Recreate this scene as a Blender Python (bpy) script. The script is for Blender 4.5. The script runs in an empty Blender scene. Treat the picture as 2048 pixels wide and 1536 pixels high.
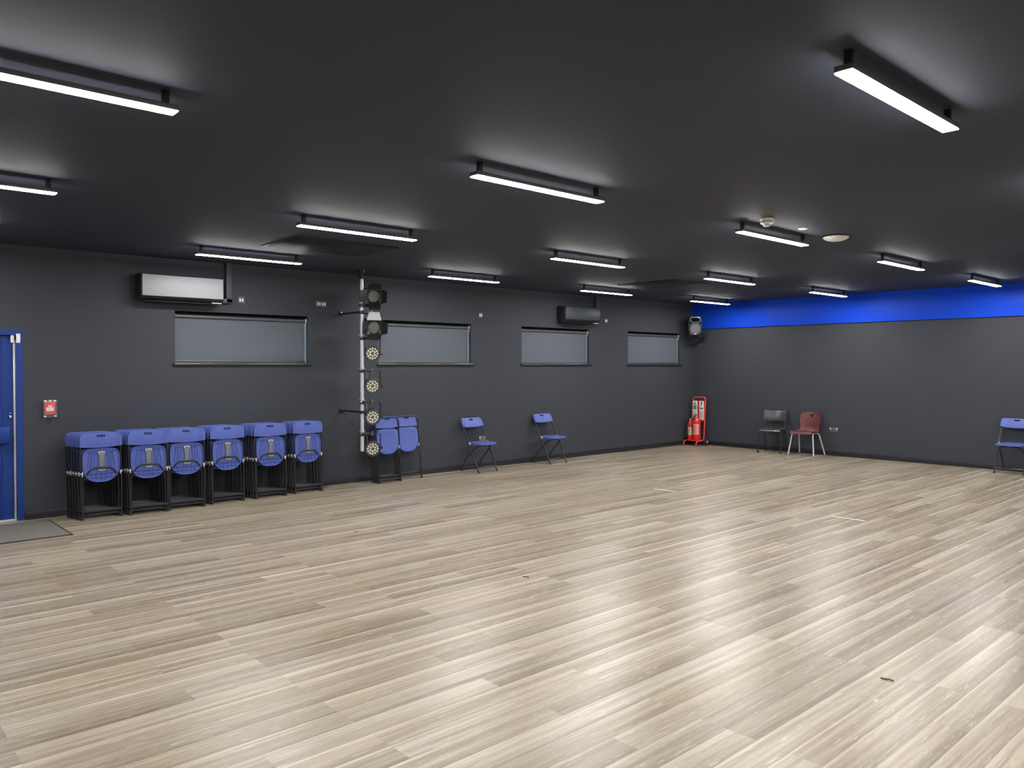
import bpy, bmesh, math, random
from mathutils import Vector, Matrix
random.seed(7)
PI = math.pi
sc = bpy.context.scene
COL = sc.collection
V = Vector

# ------------------------------------------------------------------ materials
def mat(name, color, rough=0.5, metal=0.0, spec=0.5, var=0.06, scale=30.0, bump=0.0, coat=0.0):
    m = bpy.data.materials.new(name); m.use_nodes = True
    nt = m.node_tree; n = nt.nodes; l = nt.links
    b = n['Principled BSDF']
    b.inputs['Roughness'].default_value = rough
    b.inputs['Metallic'].default_value = metal
    b.inputs['Specular IOR Level'].default_value = spec
    if coat: b.inputs['Coat Weight'].default_value = coat
    tc = n.new('ShaderNodeTexCoord')
    nz = n.new('ShaderNodeTexNoise'); nz.inputs['Scale'].default_value = scale; nz.inputs['Detail'].default_value = 3
    l.new(tc.outputs['Object'], nz.inputs['Vector'])
    mx = n.new('ShaderNodeMix'); mx.data_type = 'RGBA'
    c = color
    mx.inputs['A'].default_value = (c[0]*(1-var), c[1]*(1-var), c[2]*(1-var), 1)
    mx.inputs['B'].default_value = (min(1, c[0]*(1+var)), min(1, c[1]*(1+var)), min(1, c[2]*(1+var)), 1)
    l.new(nz.outputs['Fac'], mx.inputs['Factor'])
    l.new(mx.outputs['Result'], b.inputs['Base Color'])
    if bump:
        bp = n.new('ShaderNodeBump'); bp.inputs['Strength'].default_value = bump; bp.inputs['Distance'].default_value = 0.002
        l.new(nz.outputs['Fac'], bp.inputs['Height']); l.new(bp.outputs['Normal'], b.inputs['Normal'])
    return m

def emit(name, color, strength):
    m = bpy.data.materials.new(name); m.use_nodes = True
    n = m.node_tree.nodes; n.clear()
    e = n.new('ShaderNodeEmission'); e.inputs['Color'].default_value = (*color, 1); e.inputs['Strength'].default_value = strength
    o = n.new('ShaderNodeOutputMaterial'); m.node_tree.links.new(e.outputs[0], o.inputs[0])
    return m

def floor_mat():
    m = bpy.data.materials.new('oak_vinyl_planks'); m.use_nodes = True
    nt = m.node_tree; n = nt.nodes; l = nt.links
    b = n['Principled BSDF']
    tc = n.new('ShaderNodeTexCoord')
    br = n.new('ShaderNodeTexBrick')
    br.offset = 0.37; br.offset_frequency = 3; br.squash = 1.0
    br.inputs['Color1'].default_value = (0, 0, 0, 1); br.inputs['Color2'].default_value = (1, 1, 1, 1)
    br.inputs['Mortar'].default_value = (0.5, 0.5, 0.5, 1)
    br.inputs['Scale'].default_value = 1.0
    br.inputs['Mortar Size'].default_value = 0.0009
    br.inputs['Mortar Smooth'].default_value = 0.0
    br.inputs['Brick Width'].default_value = 1.22
    br.inputs['Row Height'].default_value = 0.15
    l.new(tc.outputs['Object'], br.inputs['Vector'])
    t = n.new('ShaderNodeSeparateColor'); l.new(br.outputs['Color'], t.inputs[0])
    w = n.new('ShaderNodeMath'); w.operation = 'MULTIPLY'; w.inputs[1].default_value = 61.0
    l.new(t.outputs[0], w.inputs[0])
    def noise(sx, sy, detail, rough=0.55, dist=0.0, scale=1.0):
        mp = n.new('ShaderNodeMapping'); mp.inputs['Scale'].default_value = (sx, sy, 1)
        l.new(tc.outputs['Object'], mp.inputs['Vector'])
        z = n.new('ShaderNodeTexNoise'); z.noise_dimensions = '4D'
        z.inputs['Scale'].default_value = scale; z.inputs['Detail'].default_value = detail
        z.inputs['Roughness'].default_value = rough; z.inputs['Distortion'].default_value = dist
        l.new(mp.outputs[0], z.inputs['Vector']); l.new(w.outputs[0], z.inputs['W'])
        return z.outputs['Fac']
    band = noise(0.38, 22, 3.0)          # broad light and dark bands along a plank
    grain = noise(2.2, 60, 5.0, 0.62, 0.6)  # fine grain
    fleck = noise(4.0, 75, 3.0, 0.5, 2.2)   # whitewashed pores
    hue = noise(0.6, 1.6, 1.0)
    def math2(op, a, bb):
        x = n.new('ShaderNodeMath'); x.operation = op
        for i, q in enumerate((a, bb)):
            if isinstance(q, (int, float)): x.inputs[i].default_value = q
            else: l.new(q, x.inputs[i])
        return x.outputs[0]
    v = math2('ADD', math2('MULTIPLY', band, 0.80), math2('MULTIPLY', grain, 0.57))
    v = math2('ADD', v, math2('MULTIPLY', math2('SUBTRACT', t.outputs[0], 0.5), 0.20))
    sp = n.new('ShaderNodeSeparateXYZ'); l.new(tc.outputs['Object'], sp.inputs[0])
    fy = math2('FRACT', math2('DIVIDE', math2('ADD', sp.outputs[1], 300.0), 0.15), 0)
    edge = math2('SUBTRACT', math2('POWER', fy, 6.0), math2('MULTIPLY', math2('POWER', math2('SUBTRACT', 1.0, fy), 4.0), 0.7))  # whitewashed edges plus light caught on plank bevels, both put into the colour
    v = math2('ADD', v, math2('MULTIPLY', edge, math2('ADD', 0.06, math2('MULTIPLY', band, 0.26))))
    v = math2('SUBTRACT', v, 0.19)
    rp = n.new('ShaderNodeValToRGB'); e = rp.color_ramp.elements
    e[0].position = 0.22; e[0].color = (*FLOOR_DARK, 1)
    e[1].position = 0.80; e[1].color = (*FLOOR_LIGHT, 1)
    k = e.new(0.5); k.color = (*FLOOR_MID, 1)
    l.new(v, rp.inputs['Fac'])
    # pale pores
    fr = n.new('ShaderNodeValToRGB'); fr.color_ramp.elements[0].position = 0.60; fr.color_ramp.elements[1].position = 0.72
    l.new(fleck, fr.inputs['Fac'])
    fm = math2('MULTIPLY', fr.outputs['Color'], 0.75)
    mx = n.new('ShaderNodeMix'); mx.data_type = 'RGBA'; mx.inputs['B'].default_value = (*FLOOR_FLECK, 1)
    l.new(fm, mx.inputs['Factor']); l.new(rp.outputs['Color'], mx.inputs['A'])
    # warm / cool drift between planks
    hm = n.new('ShaderNodeMix'); hm.data_type = 'RGBA'; hm.blend_type = 'MULTIPLY'; hm.inputs['Factor'].default_value = 1.0
    hr = n.new('ShaderNodeValToRGB'); hr.color_ramp.elements[0].color = (0.98, 0.98, 1.02, 1); hr.color_ramp.elements[1].color = (1.0, 0.965, 0.90, 1)
    hr.color_ramp.elements[0].position = 0.3; hr.color_ramp.elements[1].position = 0.7
    l.new(hue, hr.inputs['Fac']); l.new(mx.outputs['Result'], hm.inputs['A']); l.new(hr.outputs['Color'], hm.inputs['B'])
    # seams
    sm = n.new('ShaderNodeMix'); sm.data_type = 'RGBA'; sm.inputs['B'].default_value = (0.22, 0.18, 0.13, 1)
    l.new(math2('MULTIPLY', br.outputs['Fac'], 0.55), sm.inputs['Factor']); l.new(hm.outputs['Result'], sm.inputs['A'])
    l.new(sm.outputs['Result'], b.inputs['Base Color'])
    rr = math2('ADD', math2('MULTIPLY', grain, 0.16), FLOOR_ROUGH - 0.08)
    l.new(rr, b.inputs['Roughness'])
    b.inputs['Specular IOR Level'].default_value = FLOOR_SPEC
    bp = n.new('ShaderNodeBump'); bp.inputs['Strength'].default_value = 0.12; bp.inputs['Distance'].default_value = 0.001
    l.new(grain, bp.inputs['Height']); l.new(bp.outputs['Normal'], b.inputs['Normal'])
    return m

FLOOR_DARK = (0.175, 0.140, 0.098)
FLOOR_MID = (0.312, 0.266, 0.199)
FLOOR_LIGHT = (0.55, 0.50, 0.415)
FLOOR_FLECK = (0.66, 0.62, 0.55)
FLOOR_ROUGH = 0.31
FLOOR_SPEC = 0.5
LIGHT = 140.0

M = dict(
    wall=mat('charcoal_wall_paint', (0.053, 0.058, 0.072), 0.6, spec=0.15, var=0.04, scale=3),
    ceil=mat('charcoal_ceiling_paint', (0.041, 0.049, 0.072), 0.7, spec=0.25, var=0.04, scale=2),
    panel=mat('dark_panel_paint', (0.013, 0.014, 0.021), 0.6, spec=0.25),
    blue_wall=mat('royal_blue_paint', (0.010, 0.072, 0.72), 0.5, spec=0.15, var=0.04, scale=4),
    blue_door=mat('blue_door_paint', (0.006, 0.040, 0.235), 0.4, spec=0.4, var=0.04, scale=6),
    skirt=mat('black_skirting_gloss', (0.022, 0.022, 0.028), 0.35, spec=0.4),
    black=mat('black_powder_coat', (0.018, 0.019, 0.024), 0.35, spec=0.5),
    black_matt=mat('black_matt_plastic', (0.022, 0.023, 0.028), 0.55, spec=0.4),
    frame=mat('dark_grey_tube', (0.030, 0.031, 0.036), 0.3, 0.35),
    blue_pl=mat('blue_plastic', (0.085, 0.125, 0.43), 0.45, spec=0.4, var=0.05, scale=40),
    plate=mat('galvanised_plate', (0.19, 0.19, 0.175), 0.5, 0.35, var=0.1),
    chrome=mat('bright_steel', (0.80, 0.80, 0.82), 0.22, 1.0),
    alu=mat('aluminium_tube', (0.66, 0.67, 0.71), 0.30, 0.35),
    silver=mat('silver_paint', (0.62, 0.63, 0.66), 0.4, 0.2),
    white=mat('white_plastic', (0.80, 0.80, 0.78), 0.4),
    cream=mat('led_lens', (0.80, 0.78, 0.62), 0.15, spec=0.6),
    lens=mat('fresnel_lens', (0.24, 0.25, 0.23), 0.2, spec=0.8),
    charcoal_pl=mat('charcoal_plastic', (0.055, 0.056, 0.065), 0.3, spec=0.5),
    grey_pl=mat('grey_grille', (0.11, 0.11, 0.125), 0.5),
    cab=mat('speaker_shell', (0.036, 0.039, 0.052), 0.30),
    recess_shade=mat('recess_shade_black', (0.004, 0.004, 0.005), 0.9, spec=0.05),
    profile=mat('grey_anodised_profile', (0.13, 0.125, 0.125), 0.5, 0.0),
    bracket=mat('grey_bracket', (0.055, 0.056, 0.066), 0.35, 0.3),
    red_pl=mat('maroon_plastic', (0.130, 0.036, 0.036), 0.42, spec=0.4),
    red=mat('red_enamel', (0.72, 0.03, 0.02), 0.3, spec=0.5, coat=0.3),
    red_tube=mat('red_tube', (0.72, 0.06, 0.05), 0.35),
    pink=mat('extinguisher_label', (0.78, 0.36, 0.34), 0.5),
    crm=mat('cream_label', (0.72, 0.62, 0.42), 0.5),
    green=mat('green_print', (0.03, 0.35, 0.22), 0.5),
    ink=mat('dark_print', (0.05, 0.04, 0.05), 0.5),
    rubber=mat('black_rubber', (0.02, 0.02, 0.022), 0.7),
    ac_pale=mat('ac_front_pale', (0.40, 0.41, 0.45), 0.5, 0.1),
    trunk=mat('grey_trunking', (0.060, 0.064, 0.078), 0.5),
    ac_dark=mat('ac_front_dark', (0.035, 0.041, 0.050), 0.42, 0.0),
    blind=mat('grey_blind_fabric', (0.115, 0.13, 0.16), 0.75, spec=0.2, var=0.05, scale=200),
    roller=mat('grey_roller_tube', (0.10, 0.105, 0.12), 0.4, 0.3),
    sill=mat('grey_sill_gloss', (0.035, 0.037, 0.045), 0.2, spec=0.9),
    upvc=mat('pale_window_frame', (0.55, 0.6, 0.66), 0.4),
    mat_=mat('grey_carpet_mat', (0.165, 0.155, 0.142), 0.95, spec=0.1, var=0.25, scale=160, bump=0.4),
    tape=mat('white_tape', (0.85, 0.82, 0.74), 0.5),
    scrap=mat('dark_scrap', (0.09, 0.07, 0.05), 0.8),
    red_alarm=mat('red_call_point', (0.70, 0.02, 0.025), 0.35),
    lamp=emit('led_diffuser', (1.0, 0.975, 0.94), LIGHT),
)
M['floor'] = floor_mat()
g = bpy.data.materials.new('window_glass'); g.use_nodes = True
gb = g.node_tree.nodes['Principled BSDF']
gb.inputs['Transmission Weight'].default_value = 1.0; gb.inputs['Roughness'].default_value = 0.0; gb.inputs['IOR'].default_value = 1.05
M['glass'] = g
g = bpy.data.materials.new('clear_cover'); g.use_nodes = True
gb = g.node_tree.nodes['Principled BSDF']
gb.inputs['Base Color'].default_value = (0.85, 0.87, 0.9, 1); gb.inputs['Alpha'].default_value = 0.05; gb.inputs['Roughness'].default_value = 0.15
M['clear'] = g

# ------------------------------------------------------------------ mesh builder
class B:
    def __init__(s): s.bm = bmesh.new()
    def _x(s, vs, mx):
        if mx is not None:
            for v in vs: v.co = mx @ v.co
    def box(s, lo, hi, bev=0.0, seg=2, mx=None):
        r = bmesh.ops.create_cube(s.bm, size=1.0); vs = r['verts']
        lo, hi = V(lo), V(hi); c = (lo+hi)/2; d = hi-lo
        for v in vs: v.co = V((c.x+v.co.x*d.x, c.y+v.co.y*d.y, c.z+v.co.z*d.z))
        if bev:
            es = list({e for v in vs for e in v.link_edges})
            r = bmesh.ops.bevel(s.bm, geom=es, offset=bev, segments=seg, profile=0.5, affect='EDGES')
            vs = list({v for f in r['faces'] for v in f.verts} | {v for v in vs if v.is_valid})
        s._x(vs, mx); return s
    def cyl(s, a, b, r, r2=None, seg=16, cap=True):
        a, b = V(a), V(b); d = b-a; L = d.length
        q = d.to_track_quat('Z', 'Y').to_matrix().to_4x4()
        mx = Matrix.Translation((a+b)/2) @ q
        bmesh.ops.create_cone(s.bm, cap_ends=cap, cap_tris=False, segments=seg, radius1=r, radius2=r if r2 is None else r2, depth=L, matrix=mx)
        return s
    def tube(s, pts, r, seg=8, fillet=0.0, flat=None):
        P = [V(p) for p in pts]
        if fillet and len(P) > 2:
            Q = [P[0]]
            for i in range(1, len(P)-1):
                a, c, b = P[i-1], P[i], P[i+1]
                f = min(fillet, (a-c).length*0.49, (b-c).length*0.49)
                p0 = c+(a-c).normalized()*f; p1 = c+(b-c).normalized()*f
                for k in range(6):
                    t = k/5; Q.append((1-t)**2*p0+2*t*(1-t)*c+t*t*p1)
            Q.append(P[-1]); P = Q
        rings = []; nrm = None
        for i, p in enumerate(P):
            if i == 0: d = P[1]-P[0]
            elif i == len(P)-1: d = P[-1]-P[-2]
            else: d = (P[i+1]-p).normalized()+(p-P[i-1]).normalized()
            d.normalize()
            if nrm is None:
                nrm = d.orthogonal().normalized()
                if abs(d.x) < 0.9: nrm = (V((1, 0, 0))-d*d.x).normalized()
            else: nrm = (nrm-d*nrm.dot(d)).normalized()
            bn = d.cross(nrm)
            rings.append([s.bm.verts.new(p+nrm*(r*math.cos(2*PI*k/seg))+bn*((flat or r)*math.sin(2*PI*k/seg))) for k in range(seg)])
        for i in range(len(rings)-1):
            for k in range(seg):
                s.bm.faces.new((rings[i][k], rings[i][(k+1) % seg], rings[i+1][(k+1) % seg], rings[i+1][k]))
        s.bm.faces.new(rings[0][::-1]); s.bm.faces.new(rings[-1]); return s
    def lathe(s, prof, seg=32, mx=None):
        rows = []
        for (r, z) in prof:
            if r < 1e-6: rows.append([s.bm.verts.new((0, 0, z))])
            else: rows.append([s.bm.verts.new((r*math.cos(2*PI*k/seg), r*math.sin(2*PI*k/seg), z)) for k in range(seg)])
        for a, b in zip(rows, rows[1:]):
            for k in range(seg):
                k2 = (k+1) % seg
                f = [a[k % len(a)]]
                if len(a) > 1: f.append(a[k2])
                if len(b) > 1: f.append(b[k2])
                f.append(b[k % len(b)])
                if len(f) > 2: s.bm.faces.new(f)
        for e in (rows[0], rows[-1]):
            if len(e) > 1: s.bm.faces.new(e)
        s._x([v for r in rows for v in r], mx); return s
    def prism(s, outline, h0, h1, mx=None, bev=0.0):
        """outline in local XY, extruded in local Z"""
        a = [s.bm.verts.new((x, y, h0)) for x, y in outline]; b = [s.bm.verts.new((x, y, h1)) for x, y in outline]
        n = len(a)
        fs = [s.bm.faces.new(a[::-1]), s.bm.faces.new(b)]
        for i in range(n): fs.append(s.bm.faces.new((a[i], a[(i+1) % n], b[(i+1) % n], b[i])))
        vs = a+b
        if bev:
            es = list({e for f in fs[:2] for e in f.edges})
            r = bmesh.ops.bevel(s.bm, geom=es, offset=bev, segments=2, profile=0.5, affect='EDGES')
            vs = list({v for f in r['faces'] for v in f.verts} | {v for v in vs if v.is_valid})
        s._x(vs, mx); return s
    def grid(s, f, nu, nv, thick, mx=None):
        """closed slab: f(u,v)->(point, normal)"""
        F = [[None]*(nv+1) for _ in range(nu+1)]; K = [[None]*(nv+1) for _ in range(nu+1)]
        for i in range(nu+1):
            for j in range(nv+1):
                p, nn = f(i/nu, j/nv); p, nn = V(p), V(nn)
                F[i][j] = s.bm.verts.new(p); K[i][j] = s.bm.verts.new(p-nn*thick)
        q = s.bm.faces.new
        for i in range(nu):
            for j in range(nv):
                q((F[i][j], F[i+1][j], F[i+1][j+1], F[i][j+1])); q((K[i][j], K[i][j+1], K[i+1][j+1], K[i+1][j]))
        for i in range(nu):
            q((F[i][0], K[i][0], K[i+1][0], F[i+1][0])); q((F[i][nv], F[i+1][nv], K[i+1][nv], K[i][nv]))
        for j in range(nv):
            q((F[0][j], F[0][j+1], K[0][j+1], K[0][j])); q((F[nu][j], K[nu][j], K[nu][j+1], F[nu][j+1]))
        s._x([v for r in F+K for v in r], mx); return s
    def xform(s, mx):
        for v in s.bm.verts: v.co = mx @ v.co
        return s
    def build(s, name, m, parent=None, smooth=40, loc=None, mx=None):
        bm = s.bm
        bmesh.ops.recalc_face_normals(bm, faces=bm.faces[:])
        for f in bm.faces: f.smooth = True
        lim = math.radians(smooth)
        for e in bm.edges:
            if len(e.link_faces) == 2 and e.calc_face_angle(0) > lim: e.smooth = False
        me = bpy.data.meshes.new(name); bm.to_mesh(me); bm.free()
        me.materials.append(m)
        o = bpy.data.objects.new(name, me); COL.objects.link(o)
        if parent is not None: o.parent = parent
        if loc is not None: o.location = loc
        if mx is not None: o.matrix_local = mx
        return o

def cut(o, cutter):
    """boolean-subtract builder `cutter` from object o, once, leaving plain mesh"""
    c = cutter.build('cutter', M['black'])
    md = o.modifiers.new('b', 'BOOLEAN'); md.operation = 'DIFFERENCE'; md.object = c; md.solver = 'EXACT'
    par = o.parent; o.parent = None
    dg = bpy.context.evaluated_depsgraph_get(); dg.update()
    me = bpy.data.meshes.new_from_object(o.evaluated_get(dg))
    o.modifiers.clear(); old = o.data; o.data = me; me.name = o.name
    bpy.data.objects.remove(c); bpy.data.meshes.remove(old)
    o.parent = par
    return o

def tag(o, label=None, cat=None, group=None, kind=None):
    if label: o['label'] = label
    if cat: o['category'] = cat
    if group: o['group'] = group
    if kind: o['kind'] = kind
    return o

def thing(name, label, cat, loc=(0, 0, 0), rz=0.0, group=None):
    o = bpy.data.objects.new(name, None); o.empty_display_size = 0.1
    COL.objects.link(o); o.location = loc; o.rotation_euler = (0, 0, rz)
    return tag(o, label, cat, group)

def struct(name):
    o = bpy.data.objects.new(name, None); COL.objects.link(o); o['kind'] = 'structure'; return o

def copy_tree(o, parent=None):
    c = o.copy(); COL.objects.link(c); c.parent = parent
    for ch in list(o.children):
        d = copy_tree(ch, c); d.matrix_parent_inverse = ch.matrix_parent_inverse.copy()
    return c

def RX(a): return Matrix.Rotation(a, 4, 'X')
def RY(a): return Matrix.Rotation(a, 4, 'Y')
def RZ(a): return Matrix.Rotation(a, 4, 'Z')
def T(x, y, z): return Matrix.Translation((x, y, z))

def rrect(w, h, r, n=6, cx=0, cy=0):
    pts = []
    for (sx, sy, a0) in ((1, 1, 0), (-1, 1, 90), (-1, -1, 180), (1, -1, 270)):
        for k in range(n+1):
            a = math.radians(a0+90*k/n)
            pts.append((cx+sx*(w/2-r)+r*math.cos(a), cy+sy*(h/2-r)+r*math.sin(a)))
    return pts

ORD = ['first', 'second', 'third', 'fourth', 'fifth', 'sixth', 'seventh']

# ------------------------------------------------------------------ room shell
CEIL = 2.95
X0, Y0 = -16.6, -13.2           # left and front limits of the hall
WIN = [(-10.72, -8.96), (-7.84, -6.10), (-4.99, -3.28), (-2.17, -0.47)]
WZ0, WZ1 = 1.695, 2.33
DX0, DX1, DZ = -13.35, -12.31, 2.05

o = B().box((X0-0.2, Y0-0.2, -0.12), (0.25, 0.3, 0)).build('floor', M['floor']); tag(o, kind='structure')
o = B().box((X0-0.2, Y0-0.2, CEIL), (0.25, 0.3, CEIL+0.15)).build('ceiling', M['ceil']); tag(o, kind='structure')
w = B()
TH = 0.25
w.box((X0-0.2, 0, 0), (DX0, TH, CEIL)); w.box((DX0, 0, DZ), (DX1, TH, CEIL)); w.box((DX0, 0.12, 0), (DX1, TH, DZ))
w.box((DX1, 0, 0), (WIN[0][0], TH, CEIL))
for i, (a, b) in enumerate(WIN):
    w.box((a, 0, 0), (b, TH, WZ0)); w.box((a, 0, WZ1), (b, TH, CEIL))
    nx = WIN[i+1][0] if i < 3 else 0.25
    w.box((b, 0, 0), (nx, TH, CEIL))
tag(w.build('wall_back', M['wall']), kind='structure')
tag(B().box((0, Y0-0.2, 0), (0.25, 0, CEIL)).build('wall_right', M['wall']), kind='structure')
tag(B().box((X0-0.2, Y0-0.2, 0), (X0, 0, CEIL)).build('wall_left', M['wall']), kind='structure')
tag(B().box((X0, Y0-0.2, 0), (0, Y0, CEIL)).build('wall_front', M['wall']), kind='structure')
tag(B().box((-0.035, Y0, 2.432), (0, 0, CEIL), 0.003).build('trim_1', M['blue_wall']), kind='structure')
tag(B().box((DX1+0.005, -0.016, 0), (0, 0, 0.085), 0.004).build('baseboard_back', M['skirt']), kind='structure')
tag(B().box((-0.016, Y0, 0), (0, -0.016, 0.085), 0.004).build('baseboard_right', M['skirt']), kind='structure')

for i, (a, b) in enumerate(WIN):
    wn = struct('window_%d' % (i+1))
    f = B(); y0, y1, t = 0.064, 0.20, 0.012
    f.box((a, y0, WZ0), (a+t, y1, WZ1)); f.box((b-t, y0, WZ0), (b, y1, WZ1)); f.box((a+t, y0, WZ0), (b-t, y1, WZ0+t)); f.box((a+t, y0, WZ1-t), (b-t, y1, WZ1))
    fr = f.build('window_frame', M['upvc'], wn)
    B().box((a+t, 0.155, WZ0+t), (b-t, 0.161, WZ1-t)).build('pane', M['glass'], fr)
    B().box((a-0.025, -0.035, WZ0-0.028), (b+0.045, 0.0, WZ0), 0.004).box((a, 0.0, WZ0-0.02), (b, 0.064, WZ0+0.001)).build('window_sill', M['sill'], wn)
    nm = ['leftmost window, left of the pole', 'window partly behind the stage lights', 'third window, under the dark air conditioner', 'last window, nearest the corner'][i]
    bl = thing('roller_blind', 'grey roller blind pulled down in the ' + nm, 'blind', ((a+b)/2, 0.04, WZ1), group='roller blinds in the windows')
    hw = (b-a)/2; g0 = 0.012; g1 = 0.026
    B().box((-hw+g0, 0.012, WZ0-WZ1+0.034), (hw-g1, 0.0135, -0.05)).build('fabric', M['blind'], bl)
    B().box((-hw+g0, 0.004, WZ0-WZ1+0.008), (hw-g1, 0.020, WZ0-WZ1+0.036), 0.005).build('bottom_rail', M['roller'], bl)
    B().cyl((-hw+g0, 0.002, -0.062), (hw-g1, 0.002, -0.062), 0.022, seg=24).build('roller_tube', M['roller'], bl)
    B().box((-hw+0.001, 0.010, -0.036), (hw-0.001, 0.020, 0.0)).box((-hw+0.001, 0.014, -0.07), (hw-0.001, 0.022, -0.02)).build('gap_shade_strip', M['recess_shade'], bl)  # near-black strip put in for the shade over the roller; also blocks daylight
    B().box((hw-0.022, -0.026, -0.080), (hw-0.014, 0.012, -0.034), 0.003).cyl((hw-0.028, 0.002, -0.060), (hw-0.010, 0.002, -0.060), 0.022, seg=16).build('end_bracket', M['white'], bl)
    B().box((-hw+0.001, -0.026, -0.080), (-hw+0.010, 0.012, -0.034), 0.003).build('end_bracket', M['black'], bl)
    c = B()
    for k in range(2): c.cyl((hw-0.018, -0.010+0.018*k, -0.08), (hw-0.018, -0.010+0.018*k, -0.13), 0.0025, seg=6)
    c.build('pull_chain', M['white'], bl)

# door
dr = struct('door_1')
B().box((DX0, 0.0, 0), (DX0+0.06, 0.118, DZ)).box((DX1-0.06, 0.0, 0), (DX1-0.001, 0.118, DZ)).box((DX0+0.06, 0.0, DZ-0.06), (DX1-0.06, 0.118, DZ)).build('door_frame', M['blue_door'], dr)
lf = B().box((DX0+0.065, 0.055, 0.02), (DX1-0.085, 0.10, DZ-0.065)).build('door_leaf', M['blue_door'], dr)
ins = B()
x0, x1 = DX0+0.17, DX1-0.24
ins.box((x0, 0.048, 0.16), (x1, 0.056, 0.95), 0.003).box((x0, 0.048, 1.05), (x1, 0.056, DZ-0.18), 0.003).build('raised_panel', M['blue_door'], lf)
B().box((DX1-0.083, 0.03, 0.0), (DX1-0.062, 0.062, DZ-0.11), 0.003).box((DX0+0.06, 0.02, 0.0), (DX1-0.062, 0.062, 0.018), 0.003).build('weather_strip', M['alu'], dr)
B().cyl((DX1-0.205, 0.04, 0.06), (DX1-0.205, 0.04, 0.93), 0.012, seg=10).cyl((DX1-0.205, 0.04, 0.93), (DX1-0.205, 0.04, DZ-0.10), 0.012, seg=10).build('panic_rod', M['blue_door'], dr)
pb = B().box((DX1-0.27, -0.035, 0.84), (DX1-0.13, 0.055, 1.02), 0.012).build('panic_latch_box', M['blue_door'], dr)
B().box((DX0+0.12, -0.03, 0.88), (DX1-0.27, 0.015, 0.99), 0.01).build('push_bar', M['blue_door'], dr)
B().box((DX1-0.125, 0.025, 1.10), (DX1-0.105, 0.056, 1.13), 0.004).cyl((DX1-0.115, 0.022, 1.155), (DX1-0.115, 0.056, 1.155), 0.009, seg=12).build('lock', M['chrome'], dr)
B().box((DX1-0.062, -0.012, 1.905), (DX1-0.022, 0.0, 2.005), 0.006).build('contact_sensor', M['white'], dr)
B().box((DX1-0.108, 0.012, 1.905), (DX1-0.074, 0.03, 2.005), 0.006).build('contact_magnet', M['white'], dr)

# ------------------------------------------------------------------ ceiling lights
ROWS = [-1.263, -3.575, -5.924, -8.293, -10.64, -12.6]
COLS = [-13.955, -10.92, -7.84, -4.85, -1.855]
LL, LW, LZ = 1.2, 0.075, 2.85
def make_light():
    r = thing('ceiling_light', '', 'ceiling light', (0, 0, LZ), group='linear ceiling lights')
    h = LW/2+0.0015
    hb = B().box((-0.006, -h, 0.0055), (LL+0.006, h, 0.030), 0.0012)
    hb.build('housing', M['profile'], r)
    B().box((0, -LW/2, 0.0), (LL, LW/2, 0.0055)).build('diffuser', M['lamp'], r)
    for x in (0.03, LL-0.06):
        B().box((x, -0.015, 0.030), (x+0.03, 0.015, CEIL-LZ), 0.002).build('mount', M['black'], r)
    return r
lt0 = make_light(); first = True
desc = {0: 'row nearest the window wall', 1: 'second row from the window wall', 2: 'third row from the window wall'}
seen = {0: [1, 2, 3, 4], 1: [0, 1, 2, 3, 4], 2: [0, 1, 2, 3, 4], 3: [1]}
for ri, y in enumerate(ROWS[:5]):
    for ci, x in enumerate(COLS):
        r = lt0 if first else copy_tree(lt0); first = False
        r.location = (x, y, LZ)
        vis = seen.get(ri, [])
        if ri == 3 and ci == 1: lb = 'lone lit linear ceiling light at the upper right, nearest the camera'
        elif ci in vis:
            k = vis.index(ci)
            lb = 'lit linear ceiling light, %s from the left in the %s' % (ORD[k], desc[ri])
        else:
            lb = 'lit linear ceiling light continuing the grid outside the picture'
        tag(r, lb)

# ceiling panels
for (x0, x1, y0, y1, lb) in ((-10.41, -9.23, -2.58, -1.72, 'flat dark square panel on the ceiling behind the left lights'),
                             (-4.42, -3.50, -2.74, -1.63, 'flat dark square panel on the ceiling between far lights near the corner')):
    r = thing('ceiling_panel', lb, 'ceiling panel', ((x0+x1)/2, (y0+y1)/2, CEIL), group='dark ceiling panels')
    hx, hy = (x1-x0)/2, (y1-y0)/2
    B().box((-hx, -hy, -0.012), (hx, hy, 0), 0.002).build('frame', M['panel'], r)
    B().box((-hx+0.05, -hy+0.05, -0.016), (hx-0.05, hy-0.05, -0.012), 0.001).build('infill', M['panel'], r)

# smoke detector etc
sd = thing('smoke_detector', 'stepped white smoke detector on the ceiling', 'smoke detector', (-7.77, -6.15, CEIL))
B().lathe([(0, 0), (0.058, 0), (0.060, -0.008), (0.056, -0.016), (0, -0.016)]).build('base', M['white'], sd)
B().lathe([(0, -0.016), (0.051, -0.016), (0.051, -0.036), (0.056, -0.038), (0.054, -0.044), (0, -0.044)]).build('body', M['white'], sd)
B().lathe([(0, -0.044), (0.036, -0.044), (0.034, -0.058), (0.024, -0.070), (0, -0.072)]).build('sensor_head', M['white'], sd)
r = B().lathe([(0, 0), (0.045, 0), (0.045, -0.006), (0.038, -0.010), (0, -0.010)]).build('ceiling_disc', M['white'], loc=(-7.08, -6.13, CEIL))
tag(r, 'small flat white disc on the ceiling between detector and dome', 'ceiling disc')
r = thing('ceiling_dome', 'white shallow oval dome fixed to the ceiling', 'ceiling dome', (-6.41, -6.13, CEIL))
B().lathe([(0, 0), (0.10, 0), (0.10, -0.012), (0, -0.012)]).build('base', M['black_matt'], r)
B().lathe([(0, -0.012), (0.122, -0.012), (0.119, -0.022), (0.10, -0.036), (0.065, -0.048), (0.03, -0.053), (0, -0.054)]).build('cover', M['white'], r)

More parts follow.
